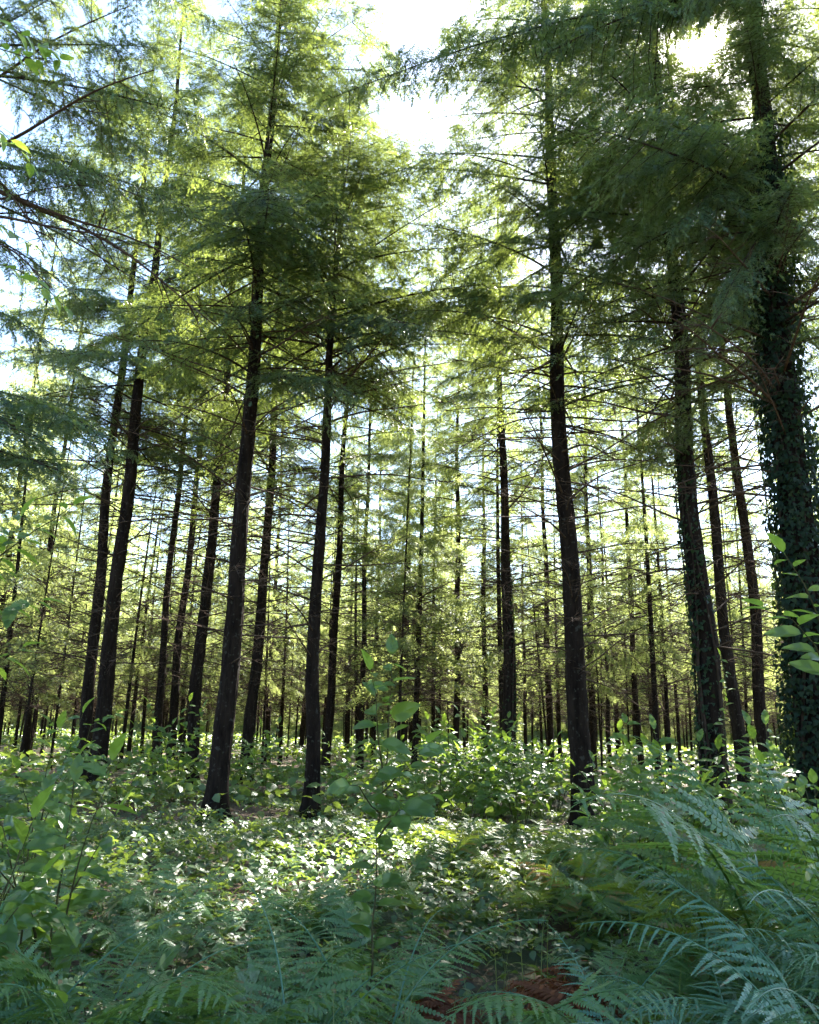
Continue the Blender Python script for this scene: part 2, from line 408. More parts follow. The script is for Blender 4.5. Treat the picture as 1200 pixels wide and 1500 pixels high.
_gx, _gy = np.meshgrid(np.linspace(0.12, 1.0, 10), np.linspace(-1, 1, 9))
_foot = np.stack([_gx.ravel(), (_gy * (0.36 * (1.02 - _gx) ** 0.6 + 0.03)).ravel(), (0.1 * _gx - 0.2 * _gx ** 2 - 0.08 * np.abs(_gy)).ravel()], -1)
def in_sun(p, d, l, gap=0.12):
    """does a bough from p along d stand in the opening through which the sun shines?"""
    Mx = np.array(frame(p, d, s=l)); W = _foot @ Mx[:3, :3].T + Mx[:3, 3] - EYE
    t = W @ SUN; return bool((np.linalg.norm(W - t[:, None] * SUN, axis=1) < gap).any())
FIRS = {}
TREES = []      # (x, y) of every placed tree
def fir(label, pts, depth, width, H, live, nb, nd, seed, group=None, lmax=3.7, sparse=0.25, dead_lo=2.4, dead_hi=None, segs=30, skip=None):
    """pts: two or more pixels on the stem's centre line, low to high; depth in metres; width: stem diameter in metres"""
    rnd = random.Random(seed)
    P = [at(x, y, depth) for x, y in pts]
    P.sort(key=lambda p: p[2])
    a, b = P[0], P[-1]
    sl = (b[0] - a[0]) / (b[2] - a[2])
    bx = a[0] - sl * a[2]
    base = np.array([bx, depth, float(gz(bx, depth))])
    zz = [0.0] + [p[2] for p in P] + [H]; xx = [0.0] + [p[0] - bx for p in P] + [b[0] - bx + sl * 0.6 * (H - b[2])]
    wy = rnd.uniform(-0.012, 0.012)
    def cl(z):
        return np.array([np.interp(max(z, 0), zz, xx), wy * max(z, 0) + 0.03 * math.sin(z * 0.5 + seed)]) + np.array([0.025 * math.sin(z * 1.1 + seed * 2) + 0.03 * math.sin(z * 0.45 + seed), 0.0]) * min(1.0, max(z, 0) / 2)
    t = root('fir_tree', base, label, 'tree', group)
    TREES.append((base[0], base[1]))
    obj('trunk', trunk_mesh(cl, H, width * 0.40, seed, segs), t)
    az = rnd.uniform(0, 6.28)
    nb = int(nb * 1.5)
    for i in range(nb):
        u = (i + rnd.random()) / nb
        z = live + (H - 0.3 - live) * u ** 0.92
        az += 2.399 + rnd.uniform(-0.5, 0.5)
        l = (lmax * (1 - u) ** 0.75 + 0.35) * rnd.uniform(0.7, 1.15)
        if u < 0.12: l *= 0.8
        pit = math.radians(-8 + 34 * u + rnd.uniform(-9, 9))
        d = np.array([math.cos(az) * math.cos(pit), math.sin(az) * math.cos(pit), math.sin(pit)])
        c = cl(z); p = np.array([c[0], c[1], z])
        w0 = base + p
        for _ in range(9):
            if not in_sun(w0, d, l): break
            az += 0.4; l *= 0.88; d = np.array([math.cos(az) * math.cos(pit), math.sin(az) * math.cos(pit), math.sin(pit)])
        else: continue
        if skip and skip(w0 + d * l * 0.6): continue
        sp = rnd.random() < (sparse if u > 0.12 else 0.75)
        me = rnd.choice(SPARSE if sp else BOUGHS)
        obj('bough', me, t, frame(p, d, s=(l / 3.0, l / 3.0 * rnd.choice((-1, 1)) * rnd.uniform(0.85, 1.1), l / 3.0), roll=rnd.uniform(-0.25, 0.25)))
    hi = dead_hi or live + 1.5
    nd = int(nd * 2.7)
    for i in range(nd):
        z = dead_lo + (hi - dead_lo) * (i + rnd.random()) / nd
        az = rnd.uniform(0, 6.28)
        pit = math.radians(rnd.uniform(-14, 22)); s = rnd.uniform(0.5, 1.2) * (0.55 + 0.45 * min(1, z / live))
        c = cl(z)
        d = np.array([math.cos(az) * math.cos(pit), math.sin(az) * math.cos(pit), math.sin(pit)])
        obj('dead_branch', rnd.choice(DEADS), t, frame((c[0], c[1], z), d, s=s, roll=rnd.uniform(-0.6, 0.6)))
    FIRS[label] = (t, base, cl)
    return t, base, cl

MAIN = [
 # label, pixels, depth, diameter, height, live crown base, boughs, dead branches
 ('thick dark fir rising from a sunlit mound of brown leaf litter', [(320, 1150), (345, 850), (362, 650), (378, 450), (404, 120)], 13.2, 0.42, 27, 8.6, 85, 26),
 ('straight dark fir with a brown foot at the edge of the sunlit bramble clearing', [(457, 1120), (455, 1000), (470, 750), (484, 550), (492, 430)], 14.0, 0.33, 25, 8.8, 75, 26),
 ('bold black fir trunk standing alone beside the fallen stick', [(853, 1150), (838, 900), (822, 650), (812, 400), (803, 200)], 13.5, 0.46, 28, 8.2, 90, 34),
 ('tall fir with ivy up its lower stem, rising behind the pale arching fern', [(1043, 1060), (1035, 950), (1015, 750), (1000, 500), (975, 250)], 12.0, 0.46, 28, 8.0, 85, 22),
 ('thin fir just behind the ivied stem of its thicker neighbour', [(1085, 1090), (1067, 950), (1047, 750), (1033, 600), (1010, 350)], 17.0, 0.34, 24, 9.5, 60, 20),
 ('fir with bare side twigs between the thin fir and the great ivy-clad trunk', [(1115, 1030), (1107, 900), (1090, 750), (1068, 600), (1062, 520)], 19.0, 0.37, 25, 9.0, 60, 30),
 ('slim ivy-flecked fir behind the bright green chestnut thicket', [(745, 1080), (743, 950), (740, 800), (736, 650), (734, 540)], 21.0, 0.42, 26, 9.8, 65, 30),
 ('dark leaning fir of the close pair, the thicker of the two', [(140, 1140), (153, 1000), (170, 850), (192, 700), (215, 500)], 18.0, 0.46, 26, 8.5, 65, 28),
 ('reddish scaly fir of the close pair, the thinner of the two', [(118, 1140), (130, 1000), (148, 850), (157, 750)], 19.0, 0.37, 25, 8.8, 55, 26),
 ('slender pole-like fir standing next behind the close pair', [(226, 1130), (240, 950), (254, 800), (268, 650), (280, 550)], 24.0, 0.30, 22, 9.5, 50, 22),
 ('slim fir close behind the slender pole-like one', [(249, 1120), (262, 950), (273, 850), (279, 780)], 26.0, 0.36, 24, 9.0, 50, 18),
 ('medium fir with pale broken twigs just behind the thick fir on the litter mound', [(282, 1130), (290, 1000), (302, 850), (312, 750), (330, 550)], 20.0, 0.39, 25, 9.0, 58, 30),
 ('medium fir with rusty twigs between the litter-mound fir and the brown-footed fir', [(362, 1110), (372, 1000), (385, 850), (393, 750), (410, 500)], 22.0, 0.40, 25, 9.2, 60, 34),
 ('slim greyish fir close behind the brown-footed fir', [(478, 1100), (488, 950), (497, 800), (503, 700)], 25.0, 0.34, 24, 9.0, 50, 22),
]
for i, (lab, pts, dep, wid, H, live, nb, nd) in enumerate(MAIN):
    H = min(23.5, dep * 0.8 + 10.5 + (i * 7 % 5) * 0.4)
    if i == 1: H = 15.8
    if i == 6: H = 20.0
    fir(lab, pts, dep, wid, H, live - 1.2, nb, nd, 100 + i, sparse=0.45, lmax=3.0 if i == 6 else 3.7)
FILL = [
 ('slim bushy-topped fir standing just behind the sunlit chestnut thicket', [(668, 1090), (672, 600)], 27.0, 0.30, 21, 8.0, 60, 30),
 ('slim high-crowned fir far behind the lone black fir trunk', [(868, 1080), (858, 600)], 26.0, 0.30, 20, 9.5, 40, 34),
 ('leaning young fir far behind the brown-footed fir', [(528, 1095), (545, 500)], 29.0, 0.28, 22, 7.0, 60, 30),
]
for i, (lab, pts, dep, wid, H, live, nb, nd) in enumerate(FILL):
    fir(lab, pts, dep, wid, H, live, nb, nd, 150 + i, sparse=0.5, segs=14, lmax=3.2)
MID = [ # slim stems a little further off
 ([(548, 1080), (552, 900), (556, 800)], 33, 0.27, 22), ([(591, 1090), (596, 900)], 30, 0.34, 23), ([(634, 1100), (636, 900)], 34, 0.24, 21),
 ([(711, 1085), (708, 750)], 31, 0.30, 23), ([(806, 1085), (800, 850), (795, 740)], 30, 0.33, 23), ([(937, 1080), (927, 950), (920, 800), (915, 700)], 28, 0.28, 22),
 ([(892, 1075), (880, 800)], 33, 0.22, 20), ([(990, 1030), (985, 950), (965, 700)], 32, 0.18, 19), ([(30, 1150), (45, 1000), (62, 900)], 27, 0.32, 22),
 ([(770, 1080), (766, 850)], 36, 0.22, 22), ([(613, 1085), (615, 920)], 38, 0.3, 22), ([(392, 1090), (398, 950)], 34, 0.3, 22),
]
for i, (pts, dep, wid, H) in enumerate(MID):
    H = 17 + (i * 5 % 7) * 0.7
    fir('slim dark fir pole with twiggy dead branches, standing beyond the clearing', pts, dep, wid, H, 6.0, 44, 28, 200 + i, group='slim firs beyond the clearing', sparse=0.4, segs=12, lmax=2.4)

# far trees: a few whole-crown templates, copied
def far_crown(seed, H, live, n, lmax):
    rng = np.random.RandomState(seed); mb = MB(); rnd = random.Random(seed)
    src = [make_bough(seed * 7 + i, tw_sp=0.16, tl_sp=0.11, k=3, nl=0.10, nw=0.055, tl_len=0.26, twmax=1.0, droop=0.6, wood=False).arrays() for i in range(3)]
    az = 0
    for i in range(n):
        u = (i + rnd.random()) / n; z = live + (H - 0.2 - live) * u ** 0.9
        az += 2.399 + rnd.uniform(-0.4, 0.4); l = (lmax * (1 - u) ** 0.75 + 0.3) * rnd.uniform(0.65, 1.15)
        pit = math.radians(-20 + 50 * u + rnd.uniform(-16, 16))
        Mx = np.array(frame((0, 0, z), (math.cos(az) * math.cos(pit), math.sin(az) * math.cos(pit), math.sin(pit)), s=l / 3.0))
        V, F, M, T = src[i % 3]
        mb.add(V @ Mx[:3, :3].T + Mx[:3, 3], F, 0, T + rnd.gauss(0, 0.08))
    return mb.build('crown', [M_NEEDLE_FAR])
def far_twigs(seed, live, n):
    rnd = random.Random(seed); mb = MB()
    for i in range(n):
        z = 2.0 + (live + 1 - 2.0) * (i + rnd.random()) / n; az = rnd.uniform(0, 6.28); pit = rnd.uniform(-0.3, 0.4)
        Mx = np.array(frame((0, 0, z), (math.cos(az) * math.cos(pit), math.sin(az) * math.cos(pit), math.sin(pit)), s=rnd.uniform(0.5, 1.0)))
        V, F, M, T = DEAD_MB[i % 6].arrays(); mb.add(V @ Mx[:3, :3].T + Mx[:3, 3], F, 0, T)
    return mb.build('dead_branches', [M_DEAD])
FARS = []
for i, (H, live, n, lm, r) in enumerate([(19, 4.4, 84, 2.6, 0.15), (17.5, 2.4, 84, 2.5, 0.12), (20.5, 6.0, 84, 2.8, 0.16), (15.5, 3.6, 56, 1.8, 0.07)]):
    tr = trunk_mesh(lambda z, i=i: np.array([0.10 * math.sin(z * 0.22 + i), 0.08 * math.sin(z * 0.17)]), H, r, 300 + i, 10, 0.6)
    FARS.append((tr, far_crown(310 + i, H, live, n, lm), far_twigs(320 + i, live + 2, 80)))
rnd = random.Random(5)
n_far = 0
y = 24.0
while y < 62:
    x = -(y * 0.66 + 8)
    while x < y * 0.66 + 8:
        px, py = x + rnd.uniform(-1.5, 1.5), y + rnd.uniform(-1.7, 1.7); x += 5.5 + y * 0.01
        azr = math.atan2(px, py) - SUN_AZ
        keep = 1.0
        if abs(azr) < 0.16 and 24 < py < 50: keep = 0.30      # the thin place in the canopy that lets the sun in
        if rnd.random() > keep * 0.93: continue
        if any((px - a) ** 2 + (py - b) ** 2 < 2.6 ** 2 for a, b in TREES): continue
        TREES.append((px, py)); k = rnd.randrange(4); tr, cr, tw = FARS[k]; s = rnd.uniform(0.85, 1.12)
        lab = 'far fir deep in the wood, its thin stem lost among others'
        t = root('fir_tree', (px, py, float(gz(px, py))), lab, 'tree', 'far firs deep in the wood')
        t.rotation_euler.z = rnd.uniform(0, 6.28); t.scale = (s, s, s * rnd.uniform(0.92, 1.08))
        t.rotation_euler.x = rnd.gauss(0, 0.02); t.rotation_euler.y = rnd.gauss(0, 0.02)
        q_ = rnd.uniform(0.65, 1.35); obj('trunk', tr, t, Matrix.Diagonal((q_, q_, 1, 1))); obj('crown', cr, t); obj('dead_branches', tw, t)
        n_far += 1
    y += 6.0 + y * 0.01
rnd = random.Random(15)
for i in range(900):
    if n_far >= 255: break
    py = 20 + 42 * rnd.random() ** 0.8; px = rnd.uniform(-0.62, 0.62) * py
    if any((px - a) ** 2 + (py - b) ** 2 < 1.5 ** 2 for a, b in TREES): continue
    TREES.append((px, py)); tr, cr, tw = FARS[3]; s = rnd.uniform(0.75, 1.05)
    t = root('fir_tree', (px, py, float(gz(px, py))), 'thin pole-like young fir crowded between the larger far firs', 'tree', 'thin poles deep in the wood')
    t.rotation_euler = (rnd.gauss(0, 0.02), rnd.gauss(0, 0.02), rnd.uniform(0, 6.28)); w_ = s * rnd.uniform(0.55, 0.95); t.scale = (w_, w_, s)
    q_ = rnd.uniform(0.7, 1.7); obj('trunk', tr, t, Matrix.Diagonal((q_, q_, 1, 1))); obj('crown', cr, t); obj('dead_branches', tw, t); n_far += 1
print('far trees', n_far)

# beyond them the wood goes on as one mass, plus added shading firs behind
def far_wood():
    mb = MB(); tr, cr = FARS[1][0], FARS[1][1]
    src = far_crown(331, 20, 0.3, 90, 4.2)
    mb = MB(); mb.tube([(0, 0, 0), (0, 0, 10), (0, 0, 19.5)], [0.16, 0.1, 0.02], 6, 0)
    V, F, M, T = mb.arrays(); tmesh = mesh_from('far_stem', V, F, M, T, [M_BARK])
    pts = []
    r_ = random.Random(9); yy = 84.0
    while yy < 135:
        xx = -(yy * 0.7 + 10)
        while xx < yy * 0.7 + 10:
            pts.append((xx + r_.uniform(-2, 2), yy + r_.uniform(-2, 2), 0.0)); xx += 4.5
        yy += 7.0
    for k_ in range(40):  # unseen firs behind the camera, added to cut low sky light on the trunks
        a_ = r_.uniform(-2.55, -0.6); d_ = r_.uniform(24, 55); pts.append((math.cos(a_) * d_, math.sin(a_) * d_, 0.0))
    me = bpy.data.meshes.new('far_wood'); me.from_pydata(pts, [], [])
    w = obj('far_wood', me); tag(w, 'unbroken mass of distant firs closing the view between the stems, with unseen firs added behind the camera to block sky light', 'wood', kind='stuff')
    ng = bpy.data.node_groups.new('far_wood_scatter', 'GeometryNodeTree')
    ng.interface.new_socket('Geometry', in_out='INPUT', socket_type='NodeSocketGeometry')
    ng.interface.new_socket('Geometry', in_out='OUTPUT', socket_type='NodeSocketGeometry')
    N, L = ng.nodes, ng.links
    gi = N.new('NodeGroupInput'); go = N.new('NodeGroupOutput')
    jn = N.new('GeometryNodeJoinGeometry')
    for k_, mesh in enumerate((src, tmesh)):
        ho = bpy.data.objects.new('far_wood_' + ('crown', 'stem')[k_], mesh)
        oi = N.new('GeometryNodeObjectInfo'); oi.inputs['Object'].default_value = ho
        ip = N.new('GeometryNodeInstanceOnPoints'); L.new(gi.outputs[0], ip.inputs['Points']); L.new(oi.outputs['Geometry'], ip.inputs['Instance'])
        rv = N.new('FunctionNodeRandomValue'); rv.data_type = 'FLOAT_VECTOR'; rv.inputs[0].default_value = (0, 0, 0); rv.inputs[1].default_value = (0, 0, 6.28); rv.inputs['Seed'].default_value = 3
        L.new(rv.outputs[0], ip.inputs['Rotation'])
        r2 = N.new('FunctionNodeRandomValue'); r2.data_type = 'FLOAT'; r2.inputs[2].default_value = 0.8; r2.inputs[3].default_value = 1.2; r2.inputs['Seed'].default_value = 4
        L.new(r2.outputs[1], ip.inputs['Scale'])
        L.new(ip.outputs[0], jn.inputs[0])
    L.new(jn.outputs[0], go.inputs[0])
    md = w.modifiers.new('scatter', 'NODES'); md.node_group = ng
far_wood()

# ------------------------------------------------------------------ the trees that overhang the camera
def px_x(px, depth): return at(px, 1063, depth)[0]
def local_bough(t, me, p0, p1, L, name='bough', wide=1.0, roll=0.0):
    """a limb from p0 to p1 (world) parented to tree t"""
    b = np.array(t.location); d = np.asarray(p1) - np.asarray(p0); l = np.linalg.norm(d)
    return obj(name, me, t, frame(np.asarray(p0) - b, d, s=(l / L, l / L * wide, l / L), roll=roll))
LONG = make_bough(77, L=6.0, tw_sp=0.06, twmax=0.62, droop=0.6, arch=(0.12, 0.12), bare=0.06).build('long_bough', [M_TWIG, M_NEEDLE])
HANG = [make_bough(81 + i, L=3.0, tw_sp=0.075, twmax=0.8, droop=1.1, arch=(0.06, 0.12), bare=0.16, tl_len=0.2).build('hanging_bough', [M_TWIG, M_NEEDLE]) for i in range(3)]

ivy_tree, ivy_base, ivy_cl = fir('massive fir wrapped in dark ivy from the ground to its lowest boughs', [(1190, 1000), (1170, 800), (1150, 600), (1138, 500), (1112, 100)], 9.5, 0.60, 21, 6.6, 80, 14, 401, lmax=3.4, sparse=0.1, dead_lo=4.0)
local_bough(ivy_tree, LONG, at(1096, -12, 9.5), at(436, 140, 8.8), 6.0)
for (a, b, da, db, k) in [((1110, 190), (880, 250), 9.5, 8.6, 0), ((1105, 120), (860, 150), 9.5, 10.0, 1), ((1125, 330), (1050, 440), 9.4, 8.2, 2), ((1120, 300), (1215, 360), 9.4, 8.3, 0),
                          ((1100, 60), (1235, 130), 9.5, 8.6, 1), ((1098, 70), (930, 60), 9.5, 8.2, 2), ((1115, 240), (960, 330), 9.5, 8.4, 1), ((1120, 280), (1240, 250), 9.5, 9.0, 2),
                          ((1095, 0), (1000, -40), 9.5, 7.6, 0), ((1095, -20), (760, 60), 9.6, 8.7, 2), ((1120, 380), (1000, 520), 9.5, 9.3, 0)]:
    p0, p1 = at(*a, da), at(*b, db)
    while in_sun(p0, p1 - p0, np.linalg.norm(p1 - p0)): p1 = p1 - (p1 - p0) * 0.12
    local_bough(ivy_tree, HANG[k], p0, p1, 3.0, wide=0.8)

def leaf_arrays(L=1.0, W=0.4, rows=5, serr=0.0, fold=0.12, curl=0.25, p=0.85):
    """leaf along +X: midrib and two edges"""
    V = [(0, 0, 0)]; F = []
    for i in range(1, rows + 1):
        u = i / (rows + 1); w = W / 2 * math.sin(math.pi * u ** p) ** 0.8 * (1 + (serr if i % 2 else -serr))
        z = -curl * u * u * L
        V += [(u * L, 0, z), (u * L, w * L, z + fold * w * L), (u * L, -w * L, z + fold * w * L)]
    V.append((L, 0, -curl * L)); e = len(V) - 1
    F += [(0, 1, 2), (0, 3, 1)]
    for i in range(rows - 1):
        a = 1 + 3 * i; b = a + 3
        F += [(a, b, a + 1), (b, b + 1, a + 1), (a, a + 2, b), (b, a + 2, b + 2)]
    a = 1 + 3 * (rows - 1)
    F += [(a, e, a + 1), (a, a + 2, e)]
    return np.array(V, float), np.array(F)

def scatter(P, X, Z, S, tmpl, tint):
    """copy a small template to many places: X tip direction, Z face normal"""
    V0, F0 = tmpl
    X = X / (np.linalg.norm(X, axis=1)[:, None] + 1e-9); Y = np.cross(Z, X); Y /= np.linalg.norm(Y, axis=1)[:, None] + 1e-9
    Z = np.cross(X, Y)
    V = P[:, None] + S[:, None, None] * (V0[None, :, 0:1] * X[:, None] + V0[None, :, 1:2] * Y[:, None] + V0[None, :, 2:3] * Z[:, None])
    F = F0[None] + (np.arange(len(P)) * len(V0))[:, None, None]
    return V.reshape(-1, 3), F.reshape(-1, 3), np.repeat(tint, len(V0))

IVY_T = (np.array([(0, 0, 0), (0.1, 0.5, 0.02), (0.45, 0.32, 0.05), (1.0, 0, -0.08), (0.45, -0.32, 0.05), (0.1, -0.5, 0.02), (0.35, 0, 0.0)], float), np.array([(6, 0, 1), (6, 1, 2), (6, 2, 3), (6, 3, 4), (6, 4, 5), (6, 5, 0)])[:, [0, 2, 1]])
def ivy(label, base, cl, width, H, n, ztop, thick, seed, side=None):
    rng = np.random.RandomState(seed)
    z = ztop * rng.beta(1.0, 1.25, n); th = rng.uniform(0, 6.28, n)
    if side is not None: th = rng.normal(side, 0.9, n)
    rr = width * 0.45 * (1 - z / H) ** 0.85
    clump = 0.5 + 0.5 * np.sin(th * 3 + z * 1.7) * np.sin(z * 2.3 + th)
    off = thick * (0.15 + rng.rand(n) ** 1.5 * (0.4 + 0.8 * clump))
    c = np.array([cl(q) for q in z])
    N = np.stack([np.cos(th), np.sin(th), np.zeros(n)], -1)
    P = np.stack([c[:, 0], c[:, 1], z], -1) + N * (rr + off)[:, None]
    Xd = np.stack([rng.normal(0, 0.35, n), rng.normal(0, 0.35, n), -np.ones(n)], -1) + N * 0.35
    V, F, T = scatter(P, Xd, N + rng.normal(0, 0.4, (n, 3)), rng.uniform(0.03, 0.085, n), IVY_T, rng.normal(0.4, 0.2, n))
    t = root('climbing_ivy', base, label, 'ivy')
    mb = MB()
    for k in range(5):
        a = rng.uniform(0, 6.28) if side is None else rng.normal(side, 0.7)
        zs = np.linspace(0, ztop * 0.9, 22); aa = a + 0.5 * np.sin(zs * 0.8 + k)
        r_ = width * 0.46 * (1 - zs / H) ** 0.85 + 0.012 + 0.12 * np.exp(-zs / 0.3)
        cc = np.array([cl(q) for q in zs])
        mb.tube(np.stack([cc[:, 0] + r_ * np.cos(aa), cc[:, 1] + r_ * np.sin(aa), zs], -1), 0.018 * (1 - zs / ztop) + 0.005, 5)
    obj('stem', mb.build('ivy_stem', [M_TWIG], True), t)
    o = obj('leaves', mesh_from('ivy_leaves', V, F, np.zeros(len(F)), T, [M_IVY]), t); o['kind'] = 'stuff'
ivy('dense dark ivy coat on the massive fir', ivy_base, ivy_cl, 0.60, 21, 15000, 10.5, 0.19, 1)
# the same on two of the slimmer firs
for nm, lab, n, zt, th_, wd, side in (('tall fir with ivy', 'thin ivy creeping up one flank of the fir behind the pale arching fern', 1300, 6.5, 0.07, 0.46, 3.3), ('slim ivy-flecked', 'scattered ivy on the slim fir behind the chestnut thicket', 900, 6.5, 0.06, 0.42, 0.6)):
    t, bs, cl_ = next(v for k_, v in FIRS.items() if k_.startswith(nm))
    ivy(lab, bs, cl_, wd, 20, n, zt, th_, 7 + n, side)

# further limbs of the firs round the clearing
def limbs(start, specs):
    t, tb, cl_ = next(v for k_, v in FIRS.items() if k_.startswith(start))
    for (ex, ey, dep, up, k) in specs:
        p1 = at(ex, ey, dep); z = p1[2] + up
        p0 = tb + np.array([*cl_(z), z])
        while in_sun(p0, p1 - p0, np.linalg.norm(p1 - p0)): p1 = p1 - (p1 - p0) * 0.12
        local_bough(t, (BOUGHS + HANG)[k], p0, p1, 3.0, wide=(1, 0.9, -1, -0.9)[(ex + ey) % 4])
limbs('bold black fir', [(600, 100, 12.5, 0.3, 0), (570, 235, 12.3, 0.4, 6), (640, 330, 12.0, 0.5, 1), (590, 420, 12.6, 0.5, 2), (690, 490, 12.4, 0.4, 7), (650, 190, 14.5, 0.2, 3), (700, 40, 12.2, 0.2, 5), (730, 260, 11.6, 0.5, 8),
                         (900, 190, 12.6, 0.4, 6), (930, 330, 14.0, 0.5, 2), (890, 430, 12.4, 0.5, 4), (640, 20, 13.0, 0.1, 2), (860, 90, 11.8, 0.3, 0), (760, 400, 11.4, 0.6, 1), (620, 540, 13.0, 0.5, 1)])
limbs('straight dark fir', [(610, 340, 15.0, 0.4, 2), (590, 470, 14.6, 0.4, 1), (560, 200, 15.0, 0.2, 0), (600, 120, 15.6, 0.1, 4), (420, 330, 14.4, 0.5, 6)])
limbs('tall fir with ivy', [(900, 120, 11.4, 0.3, 6), (880, 270, 11.0, 0.4, 0), (860, 380, 11.6, 0.4, 2), (1080, 220, 10.8, 0.4, 7), (940, 430, 11.0, 0.6, 1), (920, 20, 11.0, 0.1, 2)])
limbs('dark leaning fir', [(60, 330, 16.5, 0.3, 6), (20, 200, 17, 0.2, 0), (100, 120, 16.5, 0.1, 2), (300, 260, 17, 0.2, 7), (20, 430, 16.5, 0.4, 1)])
# a fir just out of frame whose boughs hang in
lt = (px_x(-215, 8.6), 8.6)
left_fir, lf_base, lf_cl = fir('near fir whose long sunlit drooping boughs hang over the clearing', [(-215, 1063), (-110, 500)], 8.6, 0.42, 24, 9.0, 20, 6, 411, lmax=3.2, sparse=0.2, dead_lo=3.0)
def on_left(z): return lf_base + np.array([*lf_cl(z), z])
def pz(p): return on_left(p[2])
for (b, db, k, up) in [((315, 150), 8.4, 0, 0.5), ((300, 290), 8.8, 1, 0.7), ((250, 60), 8.0, 2, 0.4), ((180, 240), 7.6, 1, 0.6), ((330, 20), 9.6, 0, 0.4), ((120, -30), 7.4, 2, 0.3), ((70, 130), 8.8, 0, 0.4), ((110, 340), 9.2, 1, 0.6), ((60, 30), 9.0, 1, 0.3), ((230, 220), 9.4, 2, 0.5)]:
    p1 = at(*b, db); p0 = pz(p1 + np.array([0, 0, up])); local_bough(left_fir, HANG[k], p0, p1, 3.0, wide=0.9)
for (b, db, k, up) in [((190, 590), 7.4, 0, 0.6), ((120, 640), 6.8, 3, 0.5), ((150, 500), 8.6, 4, 0.6), ((60, 560), 6.6, 1, 0.5), ((170, 440), 9.6, 2, 0.5)]:
    p1 = at(*b, db); p0 = pz(p1 + np.array([0, 0, up])); local_bough(left_fir, BOUGHS[k], p0, p1, 3.0)
for (b, db, k, up) in [((270, 420), 8.2, 0, 1.7), ((240, 150), 7.6, 1, -0.2), ((330, 470), 8.6, 2, 2.0), ((200, 10), 8.0, 3, -0.9), ((130, 300), 7.8, 4, 1.2), ((160, 370), 7.4, 5, 1.2), ((210, 330), 8.4, 1, 1.1), ((90, 420), 7.8, 2, 1.3)]:
    p1 = at(*b, db); p0 = pz(p1 + np.array([0, 0, up])); local_bough(left_fir, DEADS[k], p0, p1, 2.6, 'dead_branch', wide=1.2)

# ------------------------------------------------------------------ ferns
def pinna_arrays(L=0.36, pairs=13, pl=0.055, seed=0, curl=0.12):
    rng = np.random.RandomState(seed); mb = MB()
    u = np.linspace(0, 1, 6); mb.tube(np.stack([L * u, 0 * u, -curl * L * u * u], -1), 0.0022 * (1 - u) + 0.0006, 3, 0, 0.4, cap=False)
    for i in range(pairs):
        v = (i + 0.5) / pairs; l = pl * (1.03 - v) ** 0.62 * (0.75 + 0.25 * min(1, v / 0.15)); w = L / pairs * 0.46
        for sg in (-1, 1):
            c = np.array([L * v, 0, -curl * L * v * v]); d = unit((0.35, sg * 1.0, rng.normal(-0.12, 0.12)))
            e = np.array([1, 0, -2 * curl * v]); up = np.array([0, 0, 0.10 * l])
            q = [c - e * w, c + e * w, c + d * l * 0.55 + e * w * 0.9 + up, c + d * l * 0.55 - e * w * 0.8 + up, c + d * l]
            t = 0.42 + 0.22 * v + rng.normal(0, 0.06) + (0.5 if rng.rand() < 0.04 else 0)
            mb.add(q, [(0, 1, 2), (0, 2, 3), (3, 2, 4)] if sg > 0 else [(1, 0, 2), (2, 0, 3), (2, 3, 4)], 0, t)
    return mb.arrays()

def frond_curve(Ltot, a0, a1, wob, seed):
    n = 40; s = np.linspace(0, 1, n); ang = a0 + (a1 - a0) * s ** 1.4
    st = Ltot / (n - 1)
    x = np.concatenate([[0], np.cumsum(np.sin(ang[1:]) * st)]); z = np.concatenate([[0], np.cumsum(np.cos(ang[1:]) * st)])
    y = wob * np.sin(s * 2.5 + seed) * s
    return s, np.stack([x, y, z], -1)

PIN_WIDE = [pinna_arrays(seed=i, L=0.33, pl=0.046, pairs=14 + i, curl=0.10 + 0.08 * i) for i in range(3)]
PIN_NARROW = [pinna_arrays(seed=9 + i, L=0.25, pl=0.021, pairs=13 + i, curl=0.15 + 0.12 * i) for i in range(3)]
def frond_spec(seed, Ltot=1.25, stipe=0.36, pairs=17, a0=0.12, a1=1.75):
    rng = np.random.RandomState(seed)
    s, C = frond_curve(Ltot, a0 + rng.uniform(-0.05, 0.12), a1 + rng.uniform(-0.25, 0.2), rng.uniform(-0.06, 0.06), seed)
    mats = []
    for i in range(pairs):
        u = (i + 0.3) / pairs; ss = stipe + (1 - stipe) * u
        p = np.array([np.interp(ss, s, C[:, k]) for k in range(3)]); q = np.array([np.interp(min(1, ss + 0.02), s, C[:, k]) for k in range(3)])
        d = unit(q - p); side = np.array([0, 1.0, 0]); nr = unit(np.cross(d, side))
        sc = (1.06 - u) ** 0.85 * (0.78 + 0.22 * min(1, u / 0.1))
        for sg in (-1, 1):
            if rng.rand() < 0.05: continue
            ang = math.radians(rng.uniform(50, 78) - 18 * u)
            e = unit(d * math.cos(ang) + sg * side * math.sin(ang) + nr * (-0.10) + np.array([0, 0, rng.normal(-0.12, 0.17)]))
            mats.append((np.array(frame(p, e, up=-nr if nr[2] < 0 else nr, s=sc * rng.uniform(0.75, 1.12))), rng.randint(3)))
    mb = MB(); mb.tube(C, 0.0055 * (1 - s) + 0.0012, 5, 0, 0.35)
    return mb, mats
def bake_frond(spec, mat, PIN=None):
    PIN = PIN or PIN_WIDE; mb0, mats = spec; mb = MB(); V, F, M, T = mb0.arrays(); mb.add(V, F, 0, T)
    for Mx, k in mats:
        V, F, M, T = PIN[k]; mb.add(V @ Mx[:3, :3].T + Mx[:3, 3], F, 0, T + (0.45 if (int(Mx[0, 3] * 977) + k) % 17 == 0 else 0))
    return mb.build('frond', [mat])
